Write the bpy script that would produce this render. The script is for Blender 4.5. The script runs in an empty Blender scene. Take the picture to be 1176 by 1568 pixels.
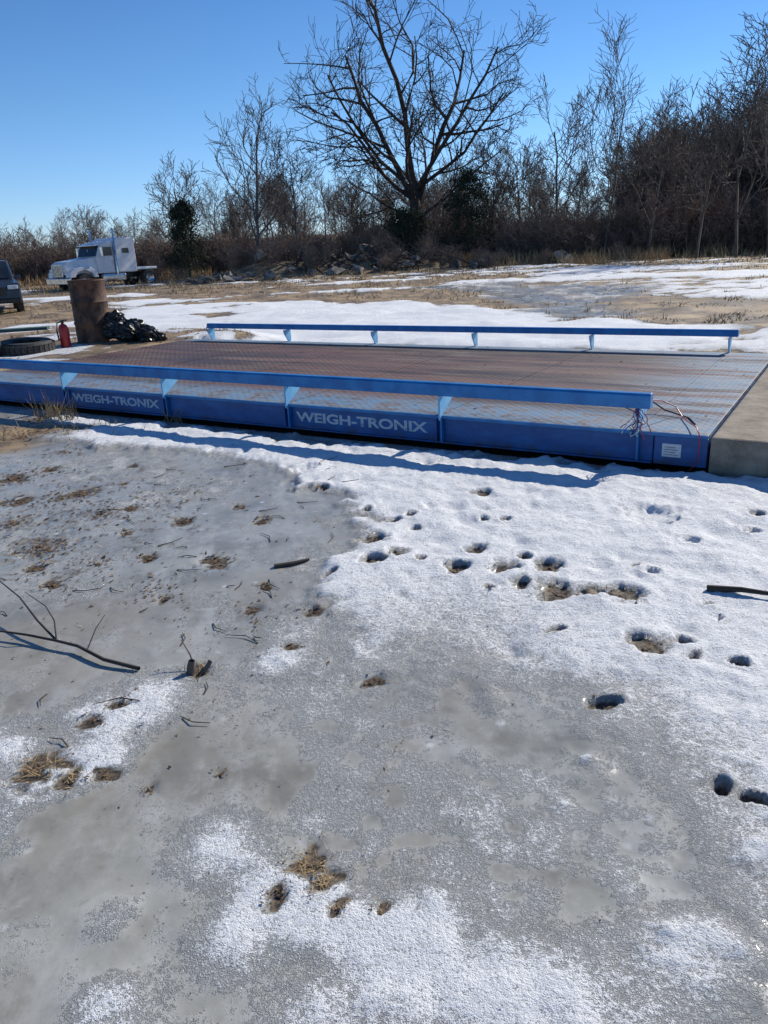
import bpy, bmesh, math, random, numpy as np
from mathutils import Matrix, Vector
rng=np.random.default_rng(7); random.seed(7)
SC=bpy.context.scene; COL=bpy.context.collection
SX,SY,TH=1.849,5.412,math.radians(32.0)
CT,ST=math.cos(TH),math.sin(TH)
# ------------------------------------------------------------------ helpers
def vnoise(x,y,seed=0):
    xi=np.floor(x).astype(np.int64);yi=np.floor(y).astype(np.int64);fx=x-xi;fy=y-yi
    def h(a,b):
        v=(a*374761393+b*668265263+seed*974711)&0xffffffff
        v=((v^(v>>13))*1274126177)&0xffffffff
        v=((v^(v>>15))*2246822519)&0xffffffff
        return ((v^(v>>16))&0xffffff)/float(0xffffff)
    fx=fx*fx*(3-2*fx);fy=fy*fy*(3-2*fy)
    return (h(xi,yi)*(1-fx)+h(xi+1,yi)*fx)*(1-fy)+(h(xi,yi+1)*(1-fx)+h(xi+1,yi+1)*fx)*fy
def fbm(x,y,o=4,seed=0):
    a=1.;s=0.;t=0.
    for i in range(o):
        s=s+a*vnoise(x,y,seed+i*17);t+=a;a*=.5;x=x*2.03+5.1;y=y*2.03+9.7
    return s/t
def ss(a,b,x):
    t=np.clip((x-a)/(b-a),0,1);return t*t*(3-2*t)
def sdpoly(x,y,P):
    ins=np.zeros(x.shape,bool);d=np.full(x.shape,1e9)
    n=len(P)
    for i in range(n):
        x0,y0=P[i];x1,y1=P[(i+1)%n]
        c=((y0>y)!=(y1>y))&(x<(x1-x0)*(y-y0)/((y1-y0) if y1!=y0 else 1e-9)+x0)
        ins^=c
        ex,ey=x1-x0,y1-y0;t=np.clip(((x-x0)*ex+(y-y0)*ey)/(ex*ex+ey*ey+1e-12),0,1)
        d=np.minimum(d,np.hypot(x-x0-t*ex,y-y0-t*ey))
    return np.where(ins,d,-d)
# --------------------------------------------------------- site plan (metres)
HOLES=[(-.60,5.70,.10,0),(-.44,5.20,.05,1),(.65,4.88,.06,1),(-.11,4.67,.04,1),(.04,4.44,.05,1),(.16,4.52,.04,1),(.59,4.38,.03,1),(.72,4.35,.04,1),(-.06,4.16,.08,1),(.20,4.30,.03,1),(.50,3.91,.05,1),(-.07,3.82,.06,1),(.06,3.91,.07,1),(.19,3.80,.03,1),(.35,3.67,.07,1),(.59,3.63,.08,1),(.83,3.65,.08,1),(.80,3.32,.11,1),(.65,3.43,.05,1),(.95,3.28,.07,1),(1.08,3.25,.10,1),(1.30,3.49,.04,0),(1.26,3.58,.02,1),(1.59,4.29,.15,0),(2.17,4.23,.05,1),(1.64,3.87,.04,0),(2.01,3.96,.04,0),(.71,2.93,.03,1),(1.05,2.78,.08,1),(1.19,2.80,.04,1),(1.20,2.66,.03,1),(1.42,2.97,.02,0),(1.43,3.11,.02,1),(1.34,2.58,.03,1),(.76,2.41,.045,1),(.98,1.92,.035,1),(1.05,1.86,.035,1),(-.15,4.15,.03,1),(-.29,3.66,.03,1),(.49,3.37,.02,1),(.72,3.77,.04,1)]
DEB=[(-2.69,6.14,.10),(-2.19,5.41,.13),(-1.34,4.05,.05),(-.94,3.96,.11),(-.35,3.27,.06),(-.65,3.32,.04),(-.79,2.77,.06),(-.42,2.92,.04),(-.08,2.63,.05),(-1.03,2.55,.04),(-1.09,2.44,.05),(-1.19,2.18,.09),(-1.06,2.12,.05),(-.95,2.13,.03),(-.57,2.12,.02),(-.79,2.05,.02),(-.25,1.69,.06),(-.21,1.63,.04),(-.32,1.60,.03),(-.16,1.54,.025),(-.06,1.53,.02),(-1.28,4.67,.07),(-.77,4.61,.06),(-2.02,6.12,.04),(-1.94,5.61,.04),(-2.07,4.35,.2),(-2.43,4.81,.22),(-1.7,5.0,.06),(-1.95,4.0,.07),(-1.6,4.5,.05),(-.95,4.9,.05),(-1.75,3.75,.06),(-1.1,3.5,.04),(-2.6,5.3,.12),(-2.9,5.9,.13),(-.62,3.6,.04),(-3.54,8.32,.14),(-3.50,7.41,.19),(-2.08,7.99,.08)]
POLY=[(-3.27,7.31),(-1.90,6.59),(-.83,5.74),(-.25,5.02),(-.18,4.49),(-.29,3.87),(-.34,3.32),(-.20,2.92),(.20,2.72),(.57,2.48),(.81,2.25),(.91,2.02),(.87,1.69),(.95,1.40),(1.3,1.1),(7,1.0),(9,2.2),(2.35,5.06),(.50,5.98),(-.79,6.75),(-2.1,7.55),(-3.6,8.5)]
FROST=[(-.43,3.13,.21,.7),(-.48,2.79,.16,.6),(.01,2.9,.28,.75),(.33,2.44,.14,.35),(-.97,2.46,.17,.75),(-.90,2.68,.17,.7),(-1.0,2.20,.10,1.),(-1.17,2.13,.14,.95),(-1.35,2.30,.09,.8),(-1.15,2.5,.15,.5),(-.51,1.78,.15,.8),(-.33,1.60,.10,1.1),(-.20,1.60,.09,.8),(-.09,1.45,.10,1.1),(-.23,1.52,.08,1.1),(.05,1.52,.10,.95),(.04,1.36,.15,.8),(.26,1.32,.13,.65),(-.43,1.45,.11,.75),(-.15,2.28,.03,.6),(.18,1.89,.14,.4),(.56,1.31,.20,.5),(-.68,1.32,.08,.6),(.73,1.40,.12,.55),(.55,2.08,.10,.35),(.95,1.64,.06,1.),(-1.10,1.82,.05,.5),(.49,1.89,.02,.9),(.61,2.09,.02,.9),(.24,2.14,.05,.6),(-.2,1.22,.16,.6),(-.75,1.55,.08,.5),(-.65,1.2,.12,.5),(.3,1.15,.25,.6),(-.1,2.05,.12,.3)]
FA=[(-6.6,16.6),(-9.6,30),(-11,37),(-7,31),(-5.6,28.4),(-.2,25.5),(3,20.6),(4.6,16.1),(6.4,13.4),(3.5,11.8),(-2,14.6),(-3.4,15.3)]
FP=[(2.2,31),(5.5,30.5),(8.6,25.5),(6.3,20.5),(5.0,16.2),(4.0,16.2),(3.6,19.3),(3.4,25)]
FM=[(5.6,14.2),(5.9,17.5),(8.4,19),(13,17),(10,12.5)]
def terrain(x,y):
    u=-(x-SX)*CT+(y-SY)*ST
    n=(x-SX)*ST+(y-SY)*CT
    z=np.zeros_like(x);snow=np.zeros_like(x);deb=np.zeros_like(x)
    land=ss(-.10,.04,n)
    bank=ss(-.1,.5,sdpoly(x,y,[(-3.1,6.6),(-2.6,7.75),(-4.2,8.6),(-9,12),(-12,6),(-4.2,6.0)])+(fbm(x*3,y*3,3,3)-.5)*.7)
    land=np.maximum(land,bank)
    f1=fbm(x*4,y*4,4,11);f2=fbm(x*14,y*14,3,21);f3=fbm(x*1.3,y*1.3,3,31);f4=fbm(x*40,y*40,2,41)
    sd=sdpoly(x,y,POLY)+(f1-.5)*.45+(f2-.5)*.18
    soft=.10+.32*ss(3.6,2.4,y)
    solid=ss(-soft,soft,sd)
    grey=np.exp(-(((x-.25)/.45)**2+((y-3.0)/.45)**2))
    solid*=1-.28*grey
    fr=np.zeros_like(x)
    for a,b,r,s in FROST: fr+=s*np.exp(-((x-a)**2+(y-b)**2)/(r*r))
    fs_=fbm(x*9+y*3,y*5-x*2,4,131)
    fr=np.clip(fr,0,1.15)*(.05+.85*f1+.55*f2+.65*fs_)
    amb=.04+.42*ss(.44,.66,f3)*ss(.35,.7,f2+.15)+.20*ss(.5,.65,fs_)
    snow=np.maximum(np.maximum(solid,fr),amb)
    z+=.032*solid+.014*np.clip(fr,0,1)*(.5+f2)
    z+=solid*((f1-.5)*.045+(f2-.5)*.018+(f4-.5)*.005)
    z+=(1-solid)*((f2-.5)*.002)
    r2=np.random.default_rng(5)
    rx=r2.uniform(-1.5,3.4,150);ry=r2.uniform(2.6,6.6,150);rr=r2.uniform(.025,.09,150);rh=r2.uniform(.3,1,150)
    for a,b,r,h in zip(rx,ry,rr,rh):
        z-=solid*.028*h*np.exp(-(((x-a)/r)**2+((y-b)/(r*1.3))**2))
    wx_=(fbm(x*11,y*11,2,201)-.5)*.07;wy_=(fbm(x*11,y*11,2,233)-.5)*.07
    for a,b,r,dk in HOLES:
        d=np.hypot(x+wx_-a,(y+wy_-b)*.9)/r+(f4-.5)*.5
        w=1-ss(.50,1.25,d)
        z-=.030*w
        z+=.007*np.exp(-((d-1.4)/.35)**2)*solid
        if dk:
            snow*=1-w*.92;deb=np.maximum(deb,w*.85)
    for a,b,r in DEB:
        d=np.hypot(x+wx_-a,(y+wy_-b)*.8)/r+(f2-.5)*1.1+(f4-.5)*.6
        w=1-ss(.5,1.2,d)
        snow*=1-w;deb=np.maximum(deb,w*(.85 if r<.15 else .5));z-=.010*w
    sc=ss(.55,.68,fbm(x*12,y*12,4,91))*ss(-.6,-1.3,x)*ss(2.8,3.8,y)*ss(7.8,6.8,y)*(1-solid)
    deb=np.maximum(deb,sc*.58);snow*=1-.6*sc
    und=ss(-.07,.0,n)
    snow*=1-und;z=z*(1-und)-.05*und
    deb=np.maximum(deb,und*(1-ss(4.0,4.5,n)))
    snow*=1-.75*bank
    fb=fbm(x*.22,y*.45,4,51);fc=fbm(x*.9,y*1.5,3,61);fd=fbm(x*2.7,y*4.,3,67)
    sA=ss(-.6,.5,sdpoly(x,y,FA)+(fb-.5)*5+(fc-.5)*1.6+(fd-.5)*.8)
    sA*=1-ss(.50,.58,fbm(x*.7,y*.9,4,171))*ss(-2.5,-5,x)
    pool=ss(-.4,.3,sdpoly(x,y,FP)+(fb-.5)*3+(fc-.5)*1.6)*(1-.7*ss(.52,.62,fc*.6+fd*.4))
    mud=ss(-.5,.5,sdpoly(x,y,FM)+(fc-.5)*1.5)
    streak=ss(.535,.585,fb*.55+fc*.25+fd*.20+.02*ss(2,10,x)-.04*ss(-5,-12,x))*ss(70,50,y)
    edge=np.exp(-((y-(42-.2*x))/2.5)**2)*ss(4,10,x)
    fs=np.maximum(np.maximum(sA,streak*.9),edge*ss(.48,.58,fc*.6+fd*.4))
    fs=fs*(1-mud*.75)
    fsn=np.maximum(fs*(1-pool),pool*.42*ss(.4,.6,fd))
    back=ss(4.15,4.5,n)
    m=np.maximum(back,ss(12,14,y))
    snow=snow*(1-m)+fsn*m
    landf=land*(1-m)+(1-pool)*m
    deb=deb*(1-m)+m*np.maximum(mud*.8*ss(.4,.6,fc),.62*ss(.55,.62,fd)*(1-fs))
    zf=(fc-.5)*.16*(1-pool)+fs*.03-.04*pool+.25*(fb-.5)*ss(20,40,y)+(fd-.5)*.07*(1-pool)*(1-.6*fs)
    z=z*(1-m)+zf*m
    ap=ss(8.38,8.46,u)*ss(-.5,0.1,n)*(1-ss(5.2,6.6,n))*(1-ss(13,17,u))
    ap2=ss(7.6,8.4,u)*ss(4.15,4.5,n)*(1-ss(5.2,6.6,n))*(1-ss(13,17,u))
    ap=np.maximum(ap,ap2)
    z=z*(1-ap)+ap*(.27+(fc-.5)*.10+(f1-.5)*.03)
    landf=np.maximum(landf,ap);snow=snow*(1-ap)+ap*ss(.54,.60,fbm(x*1.1,y*1.4,3,88))*.9
    deb=deb*(1-ap)+ap*.5
    z+=1.2*np.exp(-(((x-.5)/4.2)**2+((y-53)/2.6)**2))+.8*np.exp(-(((x+6.5)/3)**2+((y-52)/2.4)**2))
    snow=snow*(1-ss(47,50,y)*.7)
    yy=y+.35*x
    z+=3.2*ss(70,100,yy)
    return z,np.clip(snow,0,1),np.clip(deb,0,1),np.clip(landf,0,1)
def hz(x,y):
    return terrain(np.atleast_1d(np.array(x,float)),np.atleast_1d(np.array(y,float)))[0]
# ------------------------------------------------------------------ materials
class N:
    def __init__(s,name):
        s.m=bpy.data.materials.new(name);s.m.use_nodes=True;s.t=s.m.node_tree;s.b=s.t.nodes["Principled BSDF"]
        s.tc=s.t.nodes.new("ShaderNodeTexCoord")
    def set(s,**k):
        for a,v in k.items(): s.b.inputs[a.replace('_',' ')].default_value=v
    def link(s,a,b): s.t.links.new(a,b)
    def noise(s,scale,detail=4,rough=.55,vec=None,stretch=None):
        n=s.t.nodes.new("ShaderNodeTexNoise");n.inputs['Scale'].default_value=scale;n.inputs['Detail'].default_value=detail;n.inputs['Roughness'].default_value=rough
        v=vec or s.tc.outputs['Object']
        if stretch:
            mp=s.t.nodes.new("ShaderNodeMapping");mp.inputs['Scale'].default_value=stretch;s.link(v,mp.inputs[0]);v=mp.outputs[0]
        s.link(v,n.inputs['Vector']);return n.outputs['Fac']
    def voro(s,scale):
        n=s.t.nodes.new("ShaderNodeTexVoronoi");n.inputs['Scale'].default_value=scale
        s.link(s.tc.outputs['Object'],n.inputs['Vector']);return n.outputs['Distance']
    def math(s,op,a,b=None,c=None,clamp=False):
        n=s.t.nodes.new("ShaderNodeMath");n.operation=op;n.use_clamp=clamp
        for i,v in enumerate((a,b,c)):
            if v is None: continue
            if isinstance(v,(int,float)): n.inputs[i].default_value=v
            else: s.link(v,n.inputs[i])
        return n.outputs[0]
    def ramp(s,f,lo,hi,a=0.,b=1.):
        n=s.t.nodes.new("ShaderNodeMapRange");n.interpolation_type='SMOOTHSTEP'
        s.link(f,n.inputs[0]);n.inputs[1].default_value=lo;n.inputs[2].default_value=hi;n.inputs[3].default_value=a;n.inputs[4].default_value=b
        return n.outputs[0]
    def mix(s,f,a,b):
        n=s.t.nodes.new("ShaderNodeMix");n.data_type='RGBA'
        if isinstance(f,(int,float)): n.inputs[0].default_value=f
        else: s.link(f,n.inputs[0])
        for i,v in ((6,a),(7,b)):
            if isinstance(v,tuple): n.inputs[i].default_value=(*v,1)
            else: s.link(v,n.inputs[i])
        return n.outputs[2]
    def attr(s,name):
        n=s.t.nodes.new("ShaderNodeAttribute");n.attribute_name=name;return n
    def bump(s,h,dist=.01,strength=1):
        n=s.t.nodes.new("ShaderNodeBump");n.inputs['Distance'].default_value=dist;n.inputs['Strength'].default_value=strength
        s.link(h,n.inputs['Height']);s.link(n.outputs[0],s.b.inputs['Normal']);return n.outputs[0]
    def col(s,c): s.link(c,s.b.inputs['Base Color'])
    def rough(s,c): s.link(c,s.b.inputs['Roughness'])
def noisy(name,c1,c2,scale=8,rough=.7,lo=.35,hi=.65,bump=0,metal=0.,stretch=None,spec=.5):
    n=N(name);n.col(n.mix(n.ramp(n.noise(scale,5,.6,stretch=stretch),lo,hi),c1,c2));n.set(Roughness=rough,Metallic=metal)
    n.b.inputs['Specular IOR Level'].default_value=spec
    if bump: n.bump(n.noise(scale*3,4),bump)
    return n.m
def ground_mat():
    n=N("snow_ice_ground")
    snow=n.attr("snow").outputs['Fac'];deb=n.attr("debris").outputs['Fac'];land=n.attr("land").outputs['Fac']
    g1=n.noise(75,4,.7);g2=n.noise(260,3,.7);g3=n.noise(9,5,.6);g4=n.noise(2.2,4,.6);g5=n.noise(28,4,.65)
    gs=n.noise(3.2,6,.7,stretch=(1.6,.8,1))
    ice=n.mix(n.ramp(g4,.35,.65),(.235,.225,.185),(.39,.385,.335))
    ice=n.mix(n.ramp(gs,.48,.68,0,.55),ice,(.52,.52,.48))
    ice=n.mix(n.ramp(g3,.52,.75,0,.35),ice,(.56,.56,.53))
    ice=n.mix(n.ramp(n.noise(1.1,3),.46,.66,0,.55),ice,(.25,.21,.145))
    ice=n.mix(n.ramp(n.noise(17,5,.7),.58,.72,0,.45),ice,(.15,.135,.11))
    ice=n.mix(n.ramp(snow,.05,.55,0,.55),ice,(.62,.62,.59))
    vo=n.voro(7);ice=n.mix(n.math('MULTIPLY',n.ramp(vo,.18,.03,0,.8),n.ramp(n.noise(3.1,2),.46,.58)),ice,(.70,.70,.68))
    vo2=n.voro(31);ice=n.mix(n.math('MULTIPLY',n.ramp(vo2,.16,.06,0,.8),n.ramp(n.noise(2.3,3),.52,.60)),ice,(.09,.075,.05))
    gr=n.math('ADD',n.math('MULTIPLY',n.math('SUBTRACT',g1,.5),1.7),n.math('MULTIPLY',n.math('SUBTRACT',g2,.5),1.8))
    gr=n.math('ADD',gr,n.math('MULTIPLY',n.math('SUBTRACT',g5,.5),1.0))
    gr=n.math('MULTIPLY',gr,n.ramp(snow,.12,.50,.25,.9))
    sf=n.ramp(n.math('ADD',snow,gr),.26,.84)
    sc=n.mix(n.ramp(g2,.3,.65),(.72,.73,.73),(.92,.93,.93))
    sc=n.mix(n.ramp(g3,.52,.78,0,.30),sc,(.60,.60,.57))
    c=n.mix(sf,ice,sc)
    so=n.mix(n.ramp(n.noise(6,6,.7),.35,.65),(.07,.05,.034),(.24,.165,.09))
    so=n.mix(n.ramp(n.noise(.8,6,.7),.42,.6),so,(.36,.25,.13))
    lf=n.math('MULTIPLY',land,n.math('SUBTRACT',1,n.ramp(n.math('ADD',snow,n.math('MULTIPLY',n.math('SUBTRACT',n.noise(5,6,.75),.5),1.1)),.4,.6)))
    c=n.mix(lf,c,so)
    df=n.ramp(n.math('ADD',deb,n.math('MULTIPLY',n.math('SUBTRACT',g5,.5),.9)),.45,.75)
    dc=n.mix(n.ramp(g1,.4,.6),(.035,.028,.02),(.15,.11,.07))
    c=n.mix(df,c,dc);n.col(c)
    cover=n.math('MAXIMUM',n.math('MAXIMUM',sf,lf),df)
    n.rough(n.math('ADD',n.math('MULTIPLY',cover,.52),n.ramp(g3,.3,.7,.10,.28)))
    h=n.math('ADD',n.math('MULTIPLY',n.math('ADD',g1,g5),n.math('ADD',n.math('MULTIPLY',sf,.9),.02)),n.math('MULTIPLY',g2,n.math('ADD',n.math('MULTIPLY',sf,.55),.01)))
    h=n.math('ADD',h,n.math('MULTIPLY',g3,.25))
    n.bump(h,.009,1)
    n.b.inputs['Specular IOR Level'].default_value=.6
    return n.m
M={}
M['ground']=ground_mat()
M['blue']=noisy("blue_paint",(.012,.14,.38),(.022,.21,.50),6,.42,bump=.001)
M['paleblue']=noisy("sunlit_blue_paint",(.16,.46,.74),(.24,.56,.80),9,.5)  # sunlit look of the rail posts put into a paler base colour
def blue2():
    n=N("weathered_blue_paint")
    c=n.mix(n.ramp(n.noise(3,6,.7,stretch=(1,1,3)),.35,.7),(.006,.070,.25),(.012,.125,.37))
    c=n.mix(n.ramp(n.noise(18,6,.75),.60,.72),c,(.05,.06,.09))
    c=n.mix(n.ramp(n.noise(6,6,.7,stretch=(2,1,.3)),.55,.75,0,.4),c,(.04,.13,.29))
    sep=n.t.nodes.new("ShaderNodeSeparateXYZ");n.link(n.tc.outputs['Object'],sep.inputs[0])
    c=n.mix(n.math('MULTIPLY',n.ramp(sep.outputs[2],.12,.02),n.ramp(n.noise(9,5,.7),.35,.7)),c,(.05,.045,.05))
    n.col(c);n.set(Roughness=.45);n.bump(n.noise(4,2),.004);return n.m
M['blue2']=blue2()
def deckm():
    n=N("rusty_tread_plate")
    sep=n.t.nodes.new("ShaderNodeSeparateXYZ");n.link(n.tc.outputs['Object'],sep.inputs[0])
    X,Y=sep.outputs[0],sep.outputs[1]
    a=n.noise(1.3,6,.7,stretch=(.25,3.2,1));b=n.noise(9,6,.75);d=n.noise(2.4,5,.7,stretch=(.3,2.2,1))
    c=n.mix(n.ramp(a,.40,.60),(.050,.029,.022),(.150,.074,.050))
    c=n.mix(n.ramp(b,.52,.72,0,.8),c,(.105,.080,.066))
    c=n.mix(n.ramp(d,.54,.68,0,.8),c,(.16,.135,.115))
    c=n.mix(n.ramp(n.noise(3.5,5,.75),.58,.68,0,.75),c,(.028,.021,.017))
    e=n.ramp(Y,.75,.35)
    e2=n.math('MULTIPLY',n.ramp(X,-1.0,.3),n.ramp(d,.42,.56))
    e3=n.ramp(Y,3.8,4.0)
    em=n.math('MAXIMUM',n.math('MAXIMUM',n.math('MULTIPLY',e,n.ramp(b,.68,.42)),e2),e3)
    c=n.mix(n.math('MULTIPLY',em,.8),c,n.mix(n.ramp(b,.4,.6),(.12,.27,.42),(.27,.32,.36)))
    w=[]
    for sg in(1,-1):
        mp=n.t.nodes.new("ShaderNodeMapping");mp.inputs['Scale'].default_value=(sg,1,1);n.link(n.tc.outputs['Object'],mp.inputs[0])
        w1=n.t.nodes.new("ShaderNodeTexWave");w1.inputs['Scale'].default_value=7;w1.inputs['Distortion'].default_value=.3;w1.bands_direction='DIAGONAL';n.link(mp.outputs[0],w1.inputs[0]);w.append(w1.outputs['Fac'])
    lug=n.math('MULTIPLY',w[0],w[1])
    c=n.mix(n.math('MULTIPLY',n.ramp(lug,.55,.85,0,.45),n.math('MAXIMUM',e,n.ramp(d,.35,.6))),c,(.30,.30,.29))
    n.col(c)
    n.bump(n.math('ADD',lug,n.math('MULTIPLY',b,.8)),.0016)
    n.rough(n.ramp(d,.3,.7,.48,.78))
    return n.m
M['deck']=deckm()
def concm():
    n=N("old_concrete")
    c=n.mix(n.ramp(n.noise(4,6,.7),.35,.65),(.20,.16,.115),(.33,.275,.21))
    c=n.mix(n.ramp(n.noise(1.6,5,.7),.5,.65,0,.6),c,(.13,.10,.075))
    c=n.mix(n.ramp(n.noise(60,3,.7),.6,.72,0,.6),c,(.42,.37,.30));n.col(c);n.set(Roughness=.88);n.bump(n.noise(14,5,.7),.008);return n.m
M['conc']=concm()
M['wht']=noisy("white_truck_paint",(.70,.71,.72),(.80,.80,.80),3,.3)
M['letter']=noisy("faded_white_letters",(.12,.26,.42),(.46,.54,.60),14,.6,lo=.30,hi=.48)
M['blk']=noisy("black_plastic",(.012,.012,.013),(.03,.03,.03),6,.38)
M['rub']=noisy("tire_rubber",(.022,.021,.02),(.06,.055,.048),12,.8,bump=.004)
M['glass']=noisy("dark_glass",(.015,.02,.025),(.03,.04,.05),2,.08)
M['chrome']=noisy("chrome",(.5,.5,.5),(.7,.7,.7),5,.2,metal=1.)
M['lamp']=noisy("lamp_lens",(.6,.6,.58),(.8,.8,.78),5,.15)
M['suv']=noisy("dark_blue_car_paint",(.02,.03,.05),(.03,.045,.07),2,.22)
M['red']=noisy("red_paint",(.42,.02,.02),(.5,.04,.03),9,.4)
M['rust']=noisy("rusty_drum_steel",(.04,.024,.018),(.20,.09,.045),5,.75,bump=.004)
M['tree']=noisy("dark_bark",(.035,.028,.023),(.08,.062,.05),3,.9)
M['tree2']=noisy("grey_bark",(.10,.083,.070),(.18,.15,.125),2,.9)
M['brush']=noisy("brush_stems",(.12,.095,.078),(.24,.185,.148),.9,.95)
M['brush2']=noisy("brush_stems_reddish",(.19,.13,.095),(.31,.22,.16),.9,.95)
M['cedar']=noisy("cedar_foliage",(.012,.02,.010),(.045,.06,.028),1.5,.9)
M['straw']=noisy("dry_straw",(.28,.18,.085),(.55,.40,.21),4,.85)
M['leaf']=noisy("dead_leaves",(.04,.027,.018),(.24,.15,.075),30,.8)
M['rock']=noisy("broken_concrete",(.09,.078,.065),(.30,.27,.235),2,.9,bump=.02)
M['label']=noisy("paper_label",(.55,.57,.60),(.68,.7,.72),30,.6)
M['bluecable']=noisy("blue_cable",(.02,.06,.35),(.03,.1,.5),9,.5)
M['green']=noisy("green_plank",(.03,.07,.06),(.06,.12,.10),9,.7)
# ------------------------------------------------------------------ mesh utils
def addobj(name,V,Fc,mat,parent=None,smooth=False):
    me=bpy.data.meshes.new(name);me.from_pydata([tuple(v) for v in V],[],Fc);me.update()
    if mat: me.materials.append(M[mat])
    if smooth: me.polygons.foreach_set('use_smooth',[True]*len(me.polygons))
    o=bpy.data.objects.new(name,me);COL.objects.link(o)
    if parent: o.parent=parent
    return o
def tris_obj(name,V,k,mat,parent=None):
    V=np.asarray(V,float).reshape(-1,3);nf=len(V)//k
    me=bpy.data.meshes.new(name);me.vertices.add(len(V));me.vertices.foreach_set('co',V.ravel())
    me.loops.add(len(V));me.loops.foreach_set('vertex_index',np.arange(len(V),dtype=np.int32))
    me.polygons.add(nf);me.polygons.foreach_set('loop_start',np.arange(0,len(V),k,dtype=np.int32));me.update(calc_edges=True);me.validate()
    me.materials.append(M[mat]);o=bpy.data.objects.new(name,me);COL.objects.link(o)
    if parent:o.parent=parent
    return o
def empty(name,loc=(0,0,0),rz=0,sc=1):
    o=bpy.data.objects.new(name,None);COL.objects.link(o);o.location=loc;o.rotation_euler=(0,0,rz);o.scale=(sc,)*3;o.empty_display_size=.2;return o
def bev(o,w=.01,seg=2):
    m=o.modifiers.new("b",'BEVEL');m.width=w;m.segments=seg;m.limit_method='ANGLE';return o
def box(name,x0,x1,y0,y1,z0,z1,mat,parent=None,b=.008):
    V=[(x,y,z) for x in(x0,x1) for y in(y0,y1) for z in(z0,z1)]
    Fc=[(0,1,3,2),(4,6,7,5),(0,4,5,1),(2,3,7,6),(0,2,6,4),(1,5,7,3)]
    o=addobj(name,V,Fc,mat,parent)
    if b: bev(o,b)
    return o
def prism(name,poly,a0,a1,mat,parent=None,axis='y',b=.01,taper=None):
    V=[];n=len(poly)
    for a in(a0,a1):
        for p,q in poly:
            k=a if taper is None else a*taper(p,q)
            V.append((p,k,q) if axis=='y' else (k,p,q))
    Fc=[tuple(range(n))[::-1],tuple(range(n,2*n))]+[(i,(i+1)%n,n+(i+1)%n,n+i) for i in range(n)]
    o=addobj(name,V,Fc,mat,parent)
    bm=bmesh.new();bm.from_mesh(o.data);bmesh.ops.recalc_face_normals(bm,faces=bm.faces);bm.to_mesh(o.data);bm.free()
    if b: bev(o,b)
    return o
def lathe(name,prof,mat,parent=None,seg=32,axis='z',loc=(0,0,0)):
    V=[];n=len(prof)
    for i in range(seg):
        a=2*math.pi*i/seg
        for r,h in prof:
            p=(r*math.cos(a),r*math.sin(a),h) if axis=='z' else (r*math.cos(a),h,r*math.sin(a))
            V.append((p[0]+loc[0],p[1]+loc[1],p[2]+loc[2]))
    Fc=[(i*n+j,((i+1)%seg)*n+j,((i+1)%seg)*n+j+1,i*n+j+1) for i in range(seg) for j in range(n-1)]
    o=addobj(name,V,Fc,mat,parent,True)
    bm=bmesh.new();bm.from_mesh(o.data);bmesh.ops.remove_doubles(bm,verts=bm.verts,dist=1e-5);bmesh.ops.recalc_face_normals(bm,faces=bm.faces);bm.to_mesh(o.data);bm.free()
    o.data.polygons.foreach_set('use_smooth',[True]*len(o.data.polygons))
    m=o.modifiers.new("e",'EDGE_SPLIT');m.split_angle=math.radians(40)
    return o
class Tubes:
    def __init__(s): s.V=[];s.F=[]
    def add(s,P,Rr,k=4):
        P=[Vector(p) for p in P];base=len(s.V)
        for i,p in enumerate(P):
            t=(P[min(i+1,len(P)-1)]-P[max(i-1,0)]);t.normalize()
            a=Vector((0,0,1)) if abs(t.z)<.9 else Vector((1,0,0))
            e1=t.cross(a).normalized();e2=t.cross(e1)
            for j in range(k):
                w=2*math.pi*j/k;s.V.append(p+(e1*math.cos(w)+e2*math.sin(w))*Rr[i])
        for i in range(len(P)-1):
            for j in range(k):
                a=base+i*k+j;b=base+i*k+(j+1)%k;s.F.append((a,b,b+k,a+k))
    def obj(s,name,mat,parent=None,smooth=True): return addobj(name,s.V,s.F,mat,parent,smooth)
def grow(tb,p,d,L,r,lev,spec,rnd,rmin,trop=.12):
    ch,maxlev,ang=spec
    ns=6 if lev<=1 else (4 if lev==2 else 3)
    pts=[p.copy()];rad=[r];dirs=[d.copy()]
    w=.07 if lev==0 else (.19 if lev==1 else .26)
    r1=max(r*.35,rmin*.8)
    for i in range(ns):
        d=(d+Vector((rnd.gauss(0,w),rnd.gauss(0,w),rnd.gauss(0,w)*.7+trop))).normalized()
        p=p+d*(L/ns);pts.append(p.copy());rad.append(max(rmin*.8,r+(r1-r)*(i+1)/ns));dirs.append(d.copy())
    tb.add(pts,rad,6 if r>.12 else (4 if r>.04 else 3))
    if lev>=maxlev: return
    nc=ch[min(lev,len(ch)-1)]
    for c in range(nc):
        t=.22+.78*(c+rnd.random()*.8)/nc
        t=min(t,1);fi=t*ns;i=min(int(fi),ns-1);q=pts[i].lerp(pts[i+1],fi-i);rr=rad[i]
        dd=dirs[min(i+1,ns)];ax=dd.orthogonal().normalized();ax.rotate(Matrix.Rotation(rnd.random()*6.283,3,dd))
        nd=dd.copy();nd.rotate(Matrix.Rotation(math.radians(rnd.uniform(ang*.6,ang*1.3)),3,ax))
        grow(tb,q,nd,L*rnd.uniform(.38,.62)*(1.15-.45*t),max(rmin,rr*rnd.uniform(.45,.62)),lev+1,spec,rnd,rmin,trop)
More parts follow.
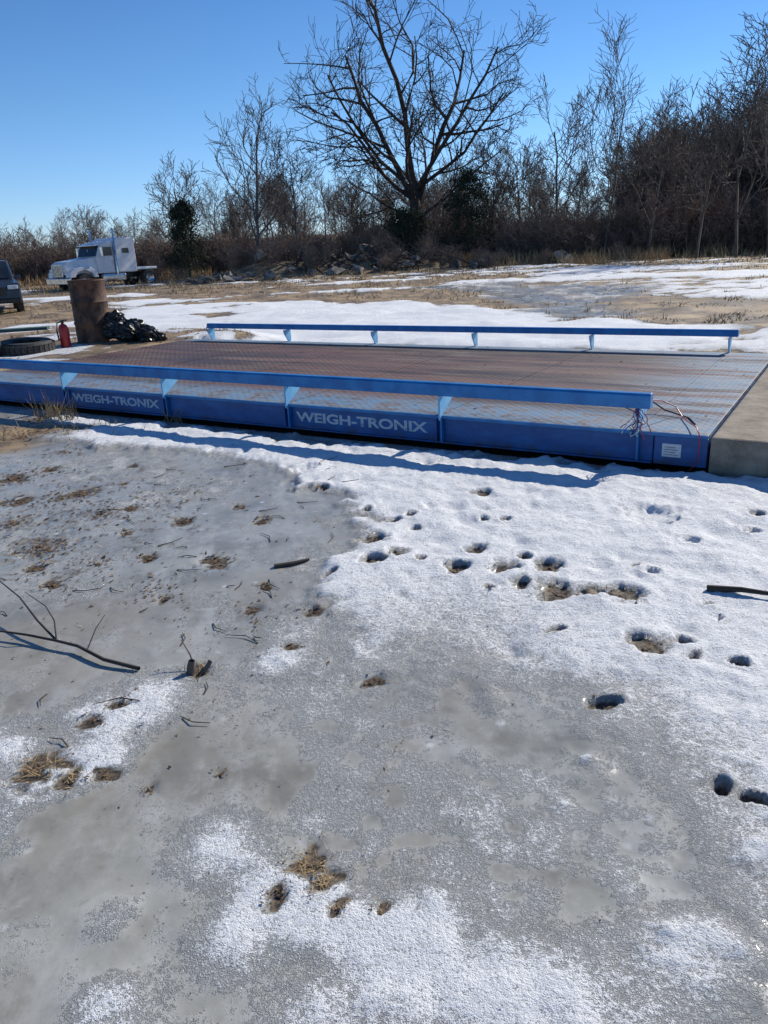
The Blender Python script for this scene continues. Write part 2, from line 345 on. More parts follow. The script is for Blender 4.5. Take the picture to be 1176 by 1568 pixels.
# ------------------------------------------------------------------ ground sheet
xs=[0.]
step=.014;x=0
while x<800:
    if x>2.5: step*=1.042
    x+=step;xs.append(x)
xs=np.array(xs);xs=np.concatenate([-xs[:0:-1],xs])
ys=[.75];y=.75
while y<900:
    y+=max(.010,(.0050 if y<11 else .012)*y);ys.append(y)
ys=np.array([-300,-60,-15,-4,-1,0,.4,.6]+ys,float)
GX,GY=np.meshgrid(xs,ys);sh=GX.shape
z,sn,de,la=terrain(GX.ravel(),GY.ravel())
me=bpy.data.meshes.new("ground");nv=GX.size
me.vertices.add(nv);me.vertices.foreach_set('co',np.stack([GX.ravel(),GY.ravel(),z],1).ravel())
idx=np.arange(nv).reshape(sh);q=np.stack([idx[:-1,:-1],idx[:-1,1:],idx[1:,1:],idx[1:,:-1]],-1).reshape(-1,4).astype(np.int32)
me.loops.add(q.size);me.loops.foreach_set('vertex_index',q.ravel());me.polygons.add(len(q));me.polygons.foreach_set('loop_start',np.arange(0,q.size,4,dtype=np.int32))
me.update(calc_edges=True);me.polygons.foreach_set('use_smooth',np.ones(len(q),bool))
for nm,a in(("snow",sn),("debris",de),("land",la)):
    at=me.attributes.new(nm,'FLOAT','POINT');at.data.foreach_set('value',a.astype(np.float32))
me.materials.append(M['ground']);g=bpy.data.objects.new("ground",me);COL.objects.link(g)
# ------------------------------------------------------------------ truck scale (local x right, y back)
TS=empty("truck_scale",(SX,SY,0),-TH)
S=1.582;W=4.114;XL=-8.4;XR=.473;ZD=.266
box("deck",XL,XR,.0,W,ZD-.03,ZD,'deck',TS,.004)
for i in range(5):
    xw=-S*i-.02
    box("deck_seam",xw-.006,xw+.006,.01,W-.01,ZD+.001,ZD+.004,'deck',TS,0)
box("side_beam",XL,XR-.37,.03,.06,.03,ZD-.031,'blue2',TS,.003)
box("end_panel",XR-.36,XR,.012,.045,.03,ZD-.031,'blue2',TS,.004)
box("top_flange",XL,XR,-.012,.0295,ZD-.026,ZD-.002,'blue',TS,.003)
box("bottom_flange",XL,XR-.37,.0,.0295,.03,.045,'blue2',TS,.003)
box("back_beam",XL,XR,W-.06,W-.03,.03,ZD-.031,'blue2',TS,.003)
box("left_end_beam",XL,XL+.03,.061,W-.061,.03,ZD-.031,'blue2',TS,0)
box("right_end_beam",XR-.03,XR,.061,W-.061,.03,ZD-.031,'blue2',TS,0)
for k in range(4): box("floor_beam",XL+.1,XR-.1,.7+k*.9,.8+k*.9,.03,ZD-.031,'blue2',TS,0)
for i in range(-0,6):
    xp=-S*i
    box("rib",xp-.008,xp+.008,-.012,.0295,.046,ZD-.027,'blue',TS,.002)
    if i: box("rib",xp-.058,xp-.044,-.006,.0295,.046,ZD-.027,'blue2',TS,.002)
def rail(y0,sgn,nm):
    hh=.053 if sgn>0 else .038
    prof=[(-.045,-hh),(.045,-hh),(.045,hh-.015),(.03,hh),(-.03,hh),(-.045,hh-.015)]
    prism(nm,[(y0+a,.485+b) for a,b in prof],-5*S-.08,.08,'blue',TS,'x',.006)
    zb=.485-hh-.001
    for i in range(6):
        xp=-S*i
        pl=[(-.04,zb),(.19,zb),(.19,zb-.05),(.0,ZD+.003),(-.013,ZD-.05),(-.04,ZD-.03)] if sgn>0 else [(.04,zb),(-.13,zb),(-.12,zb-.05),(-.03,ZD+.002),(.04,ZD+.002)]
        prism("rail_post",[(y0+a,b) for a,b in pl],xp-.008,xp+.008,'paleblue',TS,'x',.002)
rail(0.0,1,"near_guard_rail");rail(W,-1,"far_guard_rail")
def text(body,x0,x1,z0,h):
    cu=bpy.data.curves.new("lettering",'FONT');cu.body=body;cu.size=h*1.4;cu.offset=.0035;cu.extrude=.0006
    o=bpy.data.objects.new("lettering",cu);COL.objects.link(o);bpy.context.view_layer.update()
    wd=o.dimensions.x;o.parent=TS;o.rotation_euler=(math.pi/2,0,0);o.location=(x0,.0285,z0);o.scale=((x1-x0)/wd,1,1);cu.materials.append(M['letter'])
text("WEIGH-TRONIX",-S*2+.07,-S+-.14,.105,.085)
text("WEIGH-TRONIX",-S*4+.07,-S*3-.14,.105,.085)
box("label_plate",.17,.30,.006,.0115,.09,.185,'label',TS,.001)
for k in range(4): box("label_line",.185,.28-.02*(k%2),.0045,.0058,.105+k*.018,.108+k*.018,'rub',TS,0)
rd=random.Random(3)
def wires(nm,cnt,mat):
    tb=Tubes()
    for k in range(cnt):
        P=[Vector((.0+rd.uniform(-.02,.02),-.05,.43))]
        for j in range(8): P.append(P[-1]+Vector((rd.uniform(-.03,.026),rd.uniform(-.014,.006),-.034+.024*rd.random())))
        tb.add(P,[.0035]*9,5)
    tb.obj(nm,mat,TS)
wires("red_wires",4,'red');wires("blue_wires",2,'bluecable');wires("black_wires",3,'blk');wires("white_wires",4,'label')
tb=Tubes();P=[(-.02,-.03,.42),(.0,.1,.47),(.08,.35,.42),(.14,.55,.34),(.2,.5,.28),(.3,.25,.29),(.38,.05,.31),(.42,-.03,.27),(.425,-.03,.2),(.42,-.03,.08),(.36,-.05,.0)]
tb.add(P,[.0042]*len(P),6);tb.obj("red_cable",'red',TS)
tb=Tubes();P=[(-.9,.9,.272),(-.6,1.1,.275),(-.3,.9,.33),(-.1,.7,.36),(.05,.6,.30),(.25,.5,.272),(.33,.3,.273)]
tb.add(P,[.006]*len(P),6);tb.obj("black_cable",'blk',TS)
CA=empty("concrete_approach",(SX,SY,0),-TH)
prism("slab",[(XR+.02,-.1),(XR+.02,ZD-.004),(5.5,ZD-.03),(9,0),(9,-.1)],-.03,W+.1,'conc',CA,'y',.018)
# ------------------------------------------------------------------ drum, extinguisher, bags, tires
def gz(x,y): return float(hz(x,y)[0])
dx,dy=-4.80,13.6;dz=gz(dx,dy)
DR=empty("rusty_drum",(dx,dy,dz-.02));DR.scale=(.84,.84,1.0);prof=[(0,0),(.35,0),(.36,.02),(.345,.04)]
for k in range(1,3):
    zz=.34*k;prof+=[(.345,zz-.03),(.365,zz),(.345,zz+.03)]
prof+=[(.345,1.0),(.36,1.02),(.355,1.04),(.335,1.035),(.33,.9),(0,.9)]
lathe("shell",prof,'rust',DR,40)
ex,ey=-5.12,13.1
FE=empty("fire_extinguisher",(ex,ey,gz(ex,ey)-.01))
lathe("cylinder",[(0,0),(.075,0),(.08,.02),(.08,.30),(.06,.36),(.025,.385),(.02,.40),(0,.40)],'red',FE,20)
box("valve",-.02,.02,-.02,.02,.395,.43,'blk',FE,.004);box("handle",-.02,.09,-.012,.012,.432,.45,'blk',FE,.004)
tb=Tubes();tb.add([(-.02,0,.42),(-.09,0,.40),(-.11,0,.28),(-.10,0,.12)],[.012]*4,6);tb.obj("hose",'blk',FE)
def blob(name,loc,r,mat,parent,seed,sz=(1,1,.7),amp=.3):
    bm=bmesh.new();bmesh.ops.create_icosphere(bm,subdivisions=4,radius=1)
    for v in bm.verts:
        c=v.co;a=fbm(np.array([c.x*2.2+seed]),np.array([c.y*2.2+c.z*2.7+seed*3]),3,seed)[0]-.5
        b=abs(fbm(np.array([c.x*6+seed+c.z*4]),np.array([c.y*6-c.z*3]),2,seed+9)[0]-.5)
        v.co=Vector((c.x*sz[0],c.y*sz[1],c.z*sz[2]))*(r*(1+amp*a*2-b*.5))
    me=bpy.data.meshes.new(name);bm.to_mesh(me);bm.free();me.materials.append(M[mat])
    o=bpy.data.objects.new(name,me);COL.objects.link(o);o.location=loc
    if parent:o.parent=parent
    return o
bx,by=-4.08,13.3;BG=empty("black_trash_bags",(bx,by,gz(bx,by)-.02),0,.86)
for k,(a,b,c,r) in enumerate([(-.3,.1,.22,.26),(.02,0,.18,.26),(.34,-.05,.12,.22),(-.1,.3,.28,.22),(-.36,.3,.44,.2),(.15,.2,.2,.2),(.5,.0,.08,.14)]): blob("bag",(a,b,c),r,'blk',BG,k+3,(1.1,.9,.75),.5)
def tire(name,x,y,z,R,w,tilt):
    T=empty(name,(x,y,z));T.rotation_euler=tilt
    p=[(R*.55,-w/2+.02),(R*.6,-w/2),(R*.9,-w/2),(R,-w/2+.04),(R,w/2-.04),(R*.9,w/2),(R*.6,w/2),(R*.55,w/2-.02),(R*.62,0),(R*.55,-w/2+.02)]
    lathe("carcass",p,'rub',T,36);
    for i in range(30):
        a=i*2*math.pi/30;b=box("tread",-.02,.012,-.035,.035,-w/2+.03,w/2-.03,'rub',T,0);b.location=((R)*math.cos(a),(R)*math.sin(a),0);b.rotation_euler=(0,0,a)
    return T
tire("discarded_tire",-5.62,12.75,gz(-5.62,12.75)+.07,.42,.19,(.05,.04,0))
tire("discarded_tire",-6.25,12.55,gz(-6.25,12.55)+.12,.42,.2,(-.2,.16,0))
PK=empty("green_plank",(-6.4,13.7,gz(-6.4,13.7)+.22),.2);box("board",-1.0,.75,-.12,.12,0,.05,'green',PK)
# ------------------------------------------------------------------ semi truck
hd=Vector((-.62,-.78));TK=empty("semi_truck",(-15.8,48.0,gz(-15.8,48)-.05),math.atan2(hd.y,hd.x),.92)
prism("hood",[(1.0,.95),(3.1,.95),(3.15,1.55),(2.9,1.72),(1.0,1.95)],-1,1,'wht',TK,'y',.05,lambda p,q:.98-.12*max(0,(p-1)/2.1)-(.12 if q>1.5 else 0))
box("grille",3.1,3.19,-.5,.5,.85,1.6,'chrome',TK,.02)
for k in range(7): box("grille_bar",3.19,3.2,-.44+k*.14,-.40+k*.14,.9,1.55,'blk',TK,0)
box("bumper",3.05,3.35,-1.2,1.2,.42,.78,'chrome',TK,.04)
def wheel(x,yc,R=.52,w=.28):
    T=empty("wheel",(x,yc,R));T.parent=TK
    lathe("tyre",[(R*.6,-w/2),(R*.93,-w/2),(R,-w/2+.04),(R,w/2-.04),(R*.93,w/2),(R*.6,w/2)],'rub',T,28,'y')
    lathe("rim",[(0,-w/2*.6),(R*.3,-w/2*.9),(R*.35,-w/2*.5),(R*.6,-w/2*.95),(R*.6,w/2*.95),(R*.35,w/2*.5),(R*.3,w/2*.9),(0,w/2*.6)],'chrome',T,20,'y')
for s in(-1,1):
    prism("front_fender",[(1.15,.75),(1.3,1.15),(1.65,1.38),(2.3,1.40),(2.8,1.3),(3.12,1.1),(3.15,.8),(2.75,.8),(2.6,1.08),(2.1,1.2),(1.6,1.05),(1.45,.75)],.72*s,1.2*s,'wht',TK,'y',.03)
    box("headlight",3.0,3.17,.78*s-.16,.78*s+.16,1.1,1.32,'lamp',TK,.02)
    wheel(2.1,1.03*s);wheel(-2.6,.95*s,w=.5)
    lathe("exhaust_stack",[(.0,.9),(.08,.9),(.08,2.4),(.065,2.42),(.065,3.55),(.05,3.6),(0,3.55)],'chrome',TK,14,loc=(-.2,1.24*s,0))
    box("mirror",.78,.86,1.32*s-.1,1.32*s+.1,1.95,2.5,'chrome',TK,.02)
    box("mirror_arm",.8,.83,1.12 if s>0 else -1.24,1.24 if s>0 else -1.12,2.40,2.44,'chrome',TK,0)
    box("fuel_tank",-.9,.9,.75 if s>0 else -1.2,1.2 if s>0 else -.75,.45,.93,'chrome',TK,.15)
    box("side_window",-.05,.72,1.115*s-.008,1.115*s+.008,1.98,2.5,'glass',TK,.004)
    box("door_seam",-.14,-.125,1.118*s-.006,1.118*s+.006,1.0,2.55,'blk',TK,0)
    box("door_handle",-.05,.12,1.13*s-.02,1.13*s+.02,1.75,1.79,'chrome',TK,.004)
    box("sleeper_window",-1.25,-.75,1.175*s-.008,1.175*s+.008,2.1,2.4,'glass',TK,.004)
prism("cab",[(-.2,.95),(1.05,.95),(1.05,1.93),(.72,2.68),(.5,2.78),(-.2,2.82)],-1.11,1.11,'wht',TK,'y',.06)
prism("windshield",[(1.066,1.97),(1.072,1.97),(.766,2.64),(.76,2.64)],-.98,.98,'glass',TK,'y',0)
box("windshield_divider",.93,.95,-.015,.015,2.1,2.4,'wht',TK,0)
prism("sun_visor",[(.72,2.68),(1.0,2.62),(1.0,2.59),(.74,2.63)],-1.05,1.05,'chrome',TK,'y',.005)
prism("sleeper",[(-1.75,.95),(-.22,.95),(-.22,2.9),(-.5,3.05),(-1.75,3.05)],-1.17,1.17,'wht',TK,'y',.08)
box("frame",-3.4,2.9,-.45,.45,.62,.92,'blk',TK,.02)
box("rear_deck",-3.3,-1.78,-1.1,1.1,1.05,1.2,'wht',TK,.03)
for k in range(5): box("roof_lamp",.42,.5,-.8+k*.4-.05,-.8+k*.4+.05,2.79,2.85,'lamp',TK,.01)
# ------------------------------------------------------------------ car at left edge
CR=empty("parked_suv",(-13.6,28.7,gz(-13.6,28.7)-.03),math.atan2(-.90,.43))
prism("lower_body",[(-2.4,.4),(-2.42,1.05),(.9,1.12),(2.1,1.02),(2.38,.85),(2.4,.42)],-.95,.95,'suv',CR,'y',.06)
prism("cabin",[(-2.35,1.05),(-2.1,1.68),(-1.6,1.76),(.1,1.74),(.95,1.1)],-.86,.86,'suv',CR,'y',.06,lambda p,q:1-.12*max(0,(q-1.1)/.65))
prism("windshield",[(.9,1.16),(.915,1.17),(.2,1.70),(.17,1.69)],-.72,.72,'glass',CR,'y',0)
for s in(-1,1):
    prism("side_glass",[(-2.1,1.18),(-1.9,1.58),(0,1.62),(.62,1.18)],.80*s,.845*s,'glass',CR,'y',.004)
    box("headlight",2.2,2.4,.72*s-.16,.72*s+.16,.82,.95,'lamp',CR,.03)
    for xw in(-1.45,1.5):
        T=empty("wheel",(xw,.86*s,.36));T.parent=CR
        lathe("tyre",[(.22,-.12),(.33,-.12),(.36,-.08),(.36,.08),(.33,.12),(.22,.12)],'rub',T,24,'y');lathe("rim",[(0,-.08),(.22,-.11),(.22,.11),(0,.08)],'chrome',T,12,'y')
    box("mirror",.6,.75,.98*s-.1,.98*s+.1,1.12,1.25,'suv',CR,.03)
box("grille",2.37,2.43,-.5,.5,.62,.9,'blk',CR,.01);box("plate",2.43,2.44,-.16,.16,.5,.62,'label',CR,.002);box("bumper",2.3,2.48,-.93,.93,.38,.55,'blk',CR,.04)
# ------------------------------------------------------------------ trees
def tree_obj(name,x,y,tb,mat,rz=0,sc=1,szf=1):
    o=tb.obj(name,mat);o.location=(x,y,gz(x,y)-.1);o.rotation_euler=(0,0,rz);o.scale=(sc,sc,sc*szf);return o
tb=Tubes();rd=random.Random(11)
tb.add([(0,0,-.3),(.05,0,1),(-.05,0,3),(-.1,.05,5),(-.2,0,6.8)],[.72,.54,.48,.43,.32],10)
limbs=[((-.1,0,4.8),(-.30,.1,1),13.5,.27),((-.2,0,6.6),(.02,-.1,1),14.5,.28),((-.1,0,4.4),(.42,.1,.9),14,.28),((-.1,0,5.2),(-1,-.1,.55),10.5,.18),((-.1,0,6),(1,0,.5),10.5,.18),((-.1,0,5.5),(.2,.9,.7),9,.16),((-.1,0,5),(-.2,-.9,.7),8.5,.16),((-.05,0,3.6),(.9,.2,.5),9,.14),((-.05,0,3.9),(-.9,.3,.35),8,.13),((-.1,0,5.8),(-.6,.2,.9),11,.18),((-.1,0,5.8),(.7,-.2,.8),12,.19)]
for p,d,L,r in limbs: grow(tb,Vector(p),Vector(d).normalized(),L,r,1,((0,8,6,5,4),4,50),rd,.021,.07)
zmax=max(v.z for v in tb.V)
tree_obj("bare_oak_tree",3.5,62,tb,'tree',0,.90,21.0/zmax/.90)
def gen(H,seed,r,spec,rmin,trop=.12):
    tb=Tubes();rd=random.Random(seed)
    grow(tb,Vector((0,0,-.2)),Vector((rd.gauss(0,.04),0,1)),H*.9,r,0,spec,rd,rmin,trop)
    zm=max(v.z for v in tb.V);k=H/zm
    for v in tb.V: v.z*=k;v.x*=(k+1)/2;v.y*=(k+1)/2
    return tb
SP=((13,7,5,3),3,40)
def named(t,d,H,seed,r=.16,mat='tree2'):
    tree_obj("bare_tree",t*d,d,gen(H,seed,r,SP,.020),mat)
named(-.1435,56,12.2,21,.16);named(-.0916,57,10.2,22,.10);named(-.227,63,9.0,23,.12);named(.2336,56,12.2,24,.14);named(.286,54,14.8,25,.10)
named(-.02,64,8,26,.1);named(.02,68,8,27,.1);named(.15,62,9.5,37,.1);named(.34,52,10.5,31,.1);named(.40,49,11.5,28,.1);named(.45,49,12.5,30,.12);named(.49,46,13.0,29,.13);named(.185,60,9.,41,.1)
var=[];vb=[]
for k in range(6):
    v=gen(8.5,60+k,.10,SP,.020);o=v.obj("variant_tree",'tree2' if k%2 else 'brush');var.append(o.data);bpy.data.objects.remove(o)
for k in range(6):
    tb=Tubes();rd=random.Random(90+k)
    for j in range(20):
        a=rd.random()*6.28;q=rd.random()*1.5
        grow(tb,Vector((q*math.cos(a),q*math.sin(a),-.1)),Vector((rd.gauss(0,.42),rd.gauss(0,.42),1)).normalized(),rd.uniform(1.2,3.3),.022,0,((8,4,3),2,50),rd,.012,.05)
    o=tb.obj("variant_brush",'brush' if k%3 else 'brush2',smooth=False);vb.append(o.data);bpy.data.objects.remove(o)
BT=empty("distant_tree_line");BR=empty("brush_thicket")
def inst(me,x,y,s,par,name,sz=None):
    o=bpy.data.objects.new(name,me);COL.objects.link(o);o.location=(x,y,Z);o.rotation_euler=(0,0,random.random()*6.28);o.scale=(s,s,sz or s);o.parent=par
def front(t):
    return 60-28*max(0,t-.12)-4*math.sin(t*9)+(8*(-t-.2) if t<-.2 else 0)
L1=[]
for k in range(540):
    t=random.uniform(-.62,.66);d=front(t)+random.expovariate(1/5.)+1
    L1.append((t*d,d,random.uniform(.5,1.2)*(1.1 if t>.2 else .95)))
Zs=hz([a[0] for a in L1],[a[1] for a in L1])
for (x,y,s),zz in zip(L1,Zs):
    Z=float(zz);inst(random.choice(vb),x,y,s,BR,"brush",s*random.uniform(.7,1.15))
L2=[]
for k in range(280):
    t=random.uniform(-.62,.68) if k%3 else random.uniform(.3,.68);d=front(t)+random.uniform(5,34)
    h=.72+.44*max(0,(t-.1)/.4)+ (-.10 if t<-.25 else 0)
    L2.append((t*d,d,h*random.uniform(.55,1.15)*(d/60)**.5))
Zs=hz([a[0] for a in L2],[a[1] for a in L2])
for (x,y,s),zz in zip(L2,Zs): Z=float(zz)-.1;inst(random.choice(var),x,y,s,BT,"bare_tree_mass")
def cedar(name,x,y,H,Wd,seed,pw=.5):
    r=np.random.default_rng(seed);n=9000
    m=90;ch=r.uniform(0,1,m)**.9;ca=r.uniform(0,6.283,m);cr=Wd*.5*(1-ch)**pw*r.uniform(.35,1.05,m)
    i=r.integers(0,m,n);sp=r.uniform(.25,.5,m)[i]*(1-.5*ch[i])
    P=np.stack([cr[i]*np.cos(ca[i])+r.normal(0,1,n)*sp,cr[i]*np.sin(ca[i])+r.normal(0,1,n)*sp,.3+ch[i]*(H-.6)+r.normal(0,1,n)*sp*.9+.2],1)
    P[:,2]=np.maximum(P[:,2],.05)
    s=r.uniform(.06,.16,n)[:,None];d1=r.normal(size=(n,3));d2=r.normal(size=(n,3));d1/=np.linalg.norm(d1,axis=1)[:,None];d2/=np.linalg.norm(d2,axis=1)[:,None]
    V=np.stack([P,P+d1*s*1.6,P+d2*s*.7],1)
    E=empty(name,(x,y,gz(x,y)));tris_obj("foliage",V,3,'cedar',E)
    tb=Tubes();tb.add([(0,0,-.1),(0,0,H*.5),(0,0,H*.95)],[.14,.08,.02],6);tb.obj("trunk",'tree',E)
cedar("cedar_vine_mass",-.224*57,57,5.2,3.4,1);cedar("cedar_vine_mass",.118*57,57,6.3,4.4,2,.4);cedar("cedar_vine_mass",.045*59,59,4.0,4.2,3,.3)  # two cedars; the third is a brushy vine mass at the oak's base
# ------------------------------------------------------------------ grass, rubble, litter
def blades(name,X,Y,Hh,Wb,lean,mat,seed,z0=0,flat=1.):
    r=np.random.default_rng(seed);n=len(X);zz=hz(X,Y)+z0
    a=r.uniform(0,6.283,n);b=r.uniform(0,6.283,n);P=np.stack([X,Y,zz],1)
    s=np.stack([np.cos(a),np.sin(a),0*a],1)*Wb[:,None]
    l=r.uniform(.1,1,n)*lean;tip=np.stack([np.cos(b)*l*Hh,np.sin(b)*l*Hh,flat*Hh*np.sqrt(np.maximum(.05,1-l*l*.8))],1)
    return tris_obj(name,np.stack([P-s,P+s,P+tip],1),3,mat)
n=170000;t=rng.uniform(-.62,.66,n);d=1/rng.uniform(1/72.,1/14.,n);X=t*d+rng.normal(0,.05,n);Y=d
_,s_,d_,l_=terrain(X,Y);fn=fbm(X*1.3,Y*1.3,4,5)
k=(s_<.45)&(l_>.4)&(rng.uniform(0,1,n)<ss(.40,.66,fn)*(.15+.85*ss(25,45,d)))
X,Y,d,fn=X[k],Y[k],d[k],fn[k];n=len(X)
blades("dry_grass",X,Y,rng.uniform(.02,.09,n)*(.6+2.6*ss(32,60,d))*(1+2*ss(.55,.7,fn)),.005+.0005*d,1.08,'straw',2)
n=22000;t=rng.uniform(-.62,.66,n);d=np.array([front(a) for a in t])+rng.uniform(-6,4,n);X=t*d
k=rng.uniform(0,1,n)<ss(.4,.6,fbm(X*.4,d*.4,3,8));X,d=X[k],d[k];n=len(X)
blades("tall_dead_grass",X,d,rng.uniform(.3,1.1,n),np.full(n,.028),.9,'straw',3)
def rocks(name,lst,mat='rock'):
    E=empty(name)
    for i,(x,y,s,zo) in enumerate(lst):
        bm=bmesh.new();rr=random.Random(i+5)
        for j in range(14): bm.verts.new((rr.uniform(-1,1)*s*rr.uniform(.7,1.2),rr.uniform(-1,1)*s*.7,rr.uniform(-.8,.9)*s*.55))
        bmesh.ops.convex_hull(bm,input=bm.verts)
        for v in [v for v in bm.verts if not v.link_faces]: bm.verts.remove(v)
        me=bpy.data.meshes.new("chunk");bm.to_mesh(me);bm.free();me.materials.append(M[mat]);o=bpy.data.objects.new("chunk",me);COL.objects.link(o)
        o.parent=E;o.location=(x,y,gz(x,y)+zo);o.rotation_euler=(rr.uniform(-.5,.5),rr.uniform(-.5,.5),rr.uniform(0,6))
rl=[]
for i in range(56):
    c=random.choice([(0,51.0,2.6,1.3),(-6.2,50.6,2.2,1.2),(1.5,50.6,2.2,1.1),(5,52,3,1.2),(-9.5,48,1.5,.6)])
    rl.append((random.gauss(c[0],c[2]),random.gauss(c[1],c[3]),random.uniform(.25,.7),.2))
rl+=[(7.1,50.5,.85,.4),(12,51,1.1,.2),(-8.2,46,.5,.25),(-6.8,50,.6,.8)]
rocks("concrete_rubble",rl)
tb=Tubes();rd=random.Random(77)
for k in range(90):
    x0=rd.gauss(0,3.4);y0=rd.gauss(51.3,1);z0=gz(x0,y0);a=rd.uniform(0,6.28);L=rd.uniform(.8,2.6)
    tb.add([(x0,y0,z0+.1),(x0+math.cos(a)*L*.5,y0+.3*math.sin(a),z0+.35+rd.random()*.4),(x0+math.cos(a)*L,y0+.6*math.sin(a),z0+rd.uniform(.2,1.1))],[.06,.04,.02],5)
tb.obj("brush_pile",'tree')
L3=[(random.gauss(c,2.6),random.gauss(51.6,1.2),random.uniform(.25,.5)) for c in(-6,0,1,4,-9,8) for _ in range(5)]
Zs=hz([a[0] for a in L3],[a[1] for a in L3])
for (x,y,s),zz in zip(L3,Zs): Z=float(zz);inst(random.choice(vb),x,y,s,BR,"brush",s)
def flakes(name,C,mat,seed,size=(.006,.02),zo=.003,tilt=.22):
    r=np.random.default_rng(seed);X=[];Y=[]
    for x,y,rad,n in C:
        q=rad*np.abs(r.normal(0,.55,n));a=r.uniform(0,6.283,n);X.append(x+q*np.cos(a));Y.append(y+q*np.sin(a)*1.1)
    X=np.concatenate(X);Y=np.concatenate(Y);n=len(X);Zz=hz(X,Y)+zo+r.uniform(0,.003,n)
    s=r.uniform(*size,n)*r.uniform(.45,1,n)*np.clip(Y/4.2,.38,1.1);a=r.uniform(0,6.283,n);e1=np.stack([np.cos(a),np.sin(a),r.normal(0,tilt,n)],1);e2=np.stack([-np.sin(a),np.cos(a),r.normal(0,tilt,n)],1)
    P=np.stack([X,Y,Zz],1);S1=s[:,None];w=r.uniform(.2,.75,n)[:,None]
    V=np.stack([P-e1*S1,P-e2*S1*w,P+e1*S1*.9+np.array([0,0,.002]),P+e2*S1*w],1)
    return tris_obj(name,V,4,mat)
C=[(a,b,r*.8,int(8+900*r*r*5)) for a,b,r,dk in HOLES if dk]+[(a,b,r*1.3,int(18+800*r)) for a,b,r in DEB]
C+=[(-3.4,7.6,.5,500),(-3.6,8.2,.5,400),(-2.8,6.7,.4,150),(-1.9,4.9,.5,320),(-2.3,5.3,.5,380),(-2.0,4.3,.35,320),(-1.5,5.3,.8,240),(-1.2,3.6,.8,220),(-1.6,4.0,.4,180),(-.6,3.2,.4,90),(-.9,2.4,.5,90),(-4,10,.8,200),(-2.9,5.9,.5,300),(0,2.2,1,90),(-.3,1.7,.4,50)]
flakes("leaf_litter",C,'leaf',4)
C=[(a,b,.03,3) for a,b in zip(rng.uniform(-4.5,-3,60),rng.uniform(12.8,14.5,60))]+[(-4.5,14.2,.8,300),(-6,12,.8,300)]
flakes("litter_on_approach",C,'leaf',5,(.01,.04))
r=np.random.default_rng(9);U_=r.uniform(-8,.4,360);Nn=r.uniform(.1,4,360);wx=SX+U_*CT+Nn*ST;wy=SY-U_*ST+Nn*CT
P=np.stack([wx,wy,np.full(360,ZD+.006)],1);a=r.uniform(0,6.28,360);sz=r.uniform(.006,.022,360)[:,None]
e1=np.stack([np.cos(a),np.sin(a),.3*np.cos(a*3)],1);e2=np.stack([-np.sin(a),np.cos(a),0*a],1)
tris_obj("leaves_on_deck",np.stack([P-e1*sz,P-e2*sz*.6,P+e1*sz,P+e2*sz*.6],1),4,'leaf')
def tuft(name,L,flat,seed):
    XX=[];YY=[];HH=[]
    for x,y,rad,n,h in L:
        XX.append(rng.normal(x,rad,n));YY.append(rng.normal(y,rad,n));HH.append(rng.uniform(.4,1.2,n)*h)
    XX=np.concatenate(XX);YY=np.concatenate(YY);HH=np.concatenate(HH)
    blades(name,XX,YY,HH,np.full(len(XX),.0010)+.0005*YY,1.1,'straw',seed,0.004,flat)
tuft("flattened_straw",[(-.25,1.69,.03,110,.075),(-.21,1.63,.02,45,.06),(-1.19,2.18,.045,90,.07),(-1.06,2.12,.03,40,.05),(-.16,1.54,.012,14,.03),(-.06,1.53,.015,14,.035),(-.32,1.60,.015,12,.03),(-2.1,4.4,.2,60,.07),(-1.5,4.0,.5,25,.05)],.25,6)
tuft("dry_grass_tufts",[(-3.54,8.32,.1,90,.3),(-3.3,8.0,.08,60,.22),(-2.08,7.8,.05,30,.2),(-.79,2.77,.03,20,.05),(-2.9,7.5,.2,60,.1),(-1.16,2.17,.03,14,.07),(-.24,1.71,.03,8,.04),(-3.9,7.6,.3,80,.15)],1.,7)
def stick(name,P,mat='tree'):
    tb=Tubes()
    for pts,rr in P:
        Q=[(x,y,gz(x,y)+z) for x,y,z in pts];tb.add(Q,[rr*(1-.6*i/(len(Q)-1)) for i in range(len(Q))],6)
    return tb.obj(name,mat)
stick("fallen_branch",[([(-1.03,2.80,.012),(-1.2,2.88,.02),(-1.35,3.0,.025),(-1.46,3.05,.03),(-1.62,3.12,.03),(-1.9,3.22,.03),(-2.1,3.3,.03)],.009),([(-1.46,3.05,.03),(-1.6,3.2,.06),(-1.76,3.40,.09),(-1.95,3.6,.1),(-2.1,3.8,.12)],.006),([(-1.46,3.05,.03),(-1.5,3.15,.08),(-1.55,3.2,.13),(-1.68,3.3,.16)],.004),([(-1.3,2.97,.02),(-1.28,3.05,.08),(-1.25,3.1,.12)],.003)])
tb=Tubes();zz=gz(-.80,2.76)
tb.add([(-.81,2.76,zz-.02),(-.808,2.76,zz+.03),(-.80,2.762,zz+.065)],[.02,.018,.013],8)
tb.add([(-.79,2.77,zz),(-.82,2.82,zz+.06),(-.86,2.86,zz+.11)],[.005,.0035,.002],5)
tb.add([(-.77,2.77,zz),(-.74,2.77,zz+.035),(-.73,2.78,zz+.05)],[.012,.011,.01],5)
tb.obj("small_stump",'tree2')
stick("broken_board",[([(1.47,3.24,.01),(1.6,3.18,.02),(1.8,3.1,.02)],.018)])
stick("twig",[([(-.60,3.83,.0),(-.5,3.85,.01),(-.42,3.9,.01)],.02)])
tb=Tubes();rd=random.Random(8)
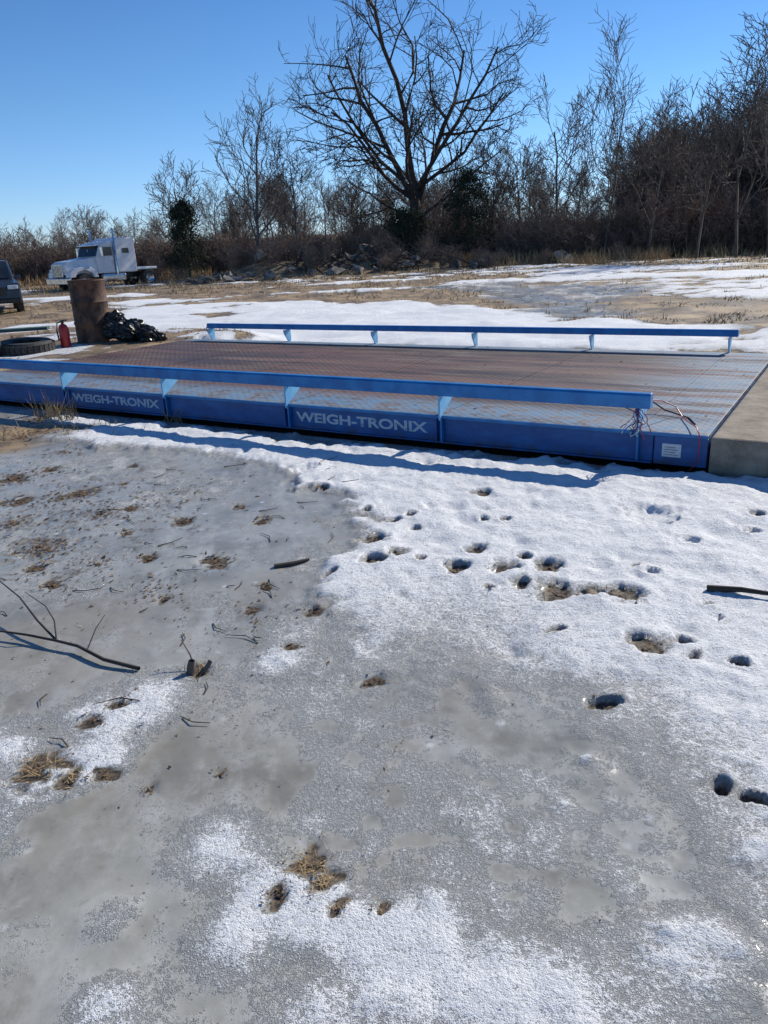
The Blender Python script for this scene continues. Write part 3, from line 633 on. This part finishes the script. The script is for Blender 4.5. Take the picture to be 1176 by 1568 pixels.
for k in range(75):
    x=rd.uniform(-2.6,-.2);y=rd.uniform(2.2,6.2);a=rd.uniform(0,6.28);L=rd.uniform(.04,.18);z0=gz(x,y)
    tb.add([(x,y,z0+.003),(x+L*.5*math.cos(a),y+L*.5*math.sin(a),z0+.008),(x+L*math.cos(a+.3),y+L*math.sin(a+.3),z0+.006)],[.003,.0025,.0015],4)
tb.obj("scattered_twigs",'tree')
# ------------------------------------------------------------------ sky / sun / camera
el,az=math.radians(33),math.radians(48)
w=bpy.data.worlds.new("World");SC.world=w;w.use_nodes=True
nn=w.node_tree.nodes;LL=w.node_tree.links;sk=nn.new("ShaderNodeTexSky");sk.sky_type='NISHITA';sk.sun_disc=False
sk.sun_elevation=el;sk.sun_rotation=az;sk.air_density=1;sk.dust_density=0;sk.ozone_density=6
tc=nn.new("ShaderNodeTexCoord");sp=nn.new("ShaderNodeSeparateXYZ");LL.new(tc.outputs['Generated'],sp.inputs[0])
rp=nn.new("ShaderNodeValToRGB");LL.new(sp.outputs[2],rp.inputs[0])
rp.color_ramp.elements[0].position=0.0;rp.color_ramp.elements[0].color=(.92,1.05,1.38,1)
rp.color_ramp.elements[1].position=.42;rp.color_ramp.elements[1].color=(.40,.66,.90,1)
e=rp.color_ramp.elements.new(.16);e.color=(.72,.92,1.10,1)
mx=nn.new("ShaderNodeMix");mx.data_type='RGBA';mx.blend_type='MULTIPLY';mx.inputs[0].default_value=1
LL.new(sk.outputs[0],mx.inputs[6]);LL.new(rp.outputs[0],mx.inputs[7]);LL.new(mx.outputs[2],nn["Background"].inputs[0]);nn["Background"].inputs[1].default_value=.115
sd=bpy.data.lights.new("sun","SUN");sd.energy=5.0;sd.angle=math.radians(.5);sd.color=(1,.94,.84);so=bpy.data.objects.new("sun",sd);COL.objects.link(so)
so.rotation_euler=Vector((math.sin(az)*math.cos(el),math.cos(az)*math.cos(el),math.sin(el))).to_track_quat('Z','Y').to_euler()
p,r,f=math.radians(18.956),math.radians(2.759),1186.1
c=bpy.data.cameras.new("camera");co=bpy.data.objects.new("camera",c);COL.objects.link(co);SC.camera=co
c.sensor_fit='VERTICAL';c.sensor_height=36;c.lens=36*f/1568;c.clip_start=.05;c.clip_end=3000
Fw=Vector((0,math.cos(p),-math.sin(p)));U0=Vector((0,math.sin(p),math.cos(p)));R0=Vector((1,0,0))
R=R0*math.cos(r)-U0*math.sin(r);U=R0*math.sin(r)+U0*math.cos(r);B=-Fw
co.matrix_world=Matrix(((R[0],U[0],B[0],0),(R[1],U[1],B[1],0),(R[2],U[2],B[2],1.6),(0,0,0,1)))
SC.view_settings.view_transform='Standard';SC.view_settings.look='None';SC.view_settings.exposure=0
print("done",len(bpy.data.objects))
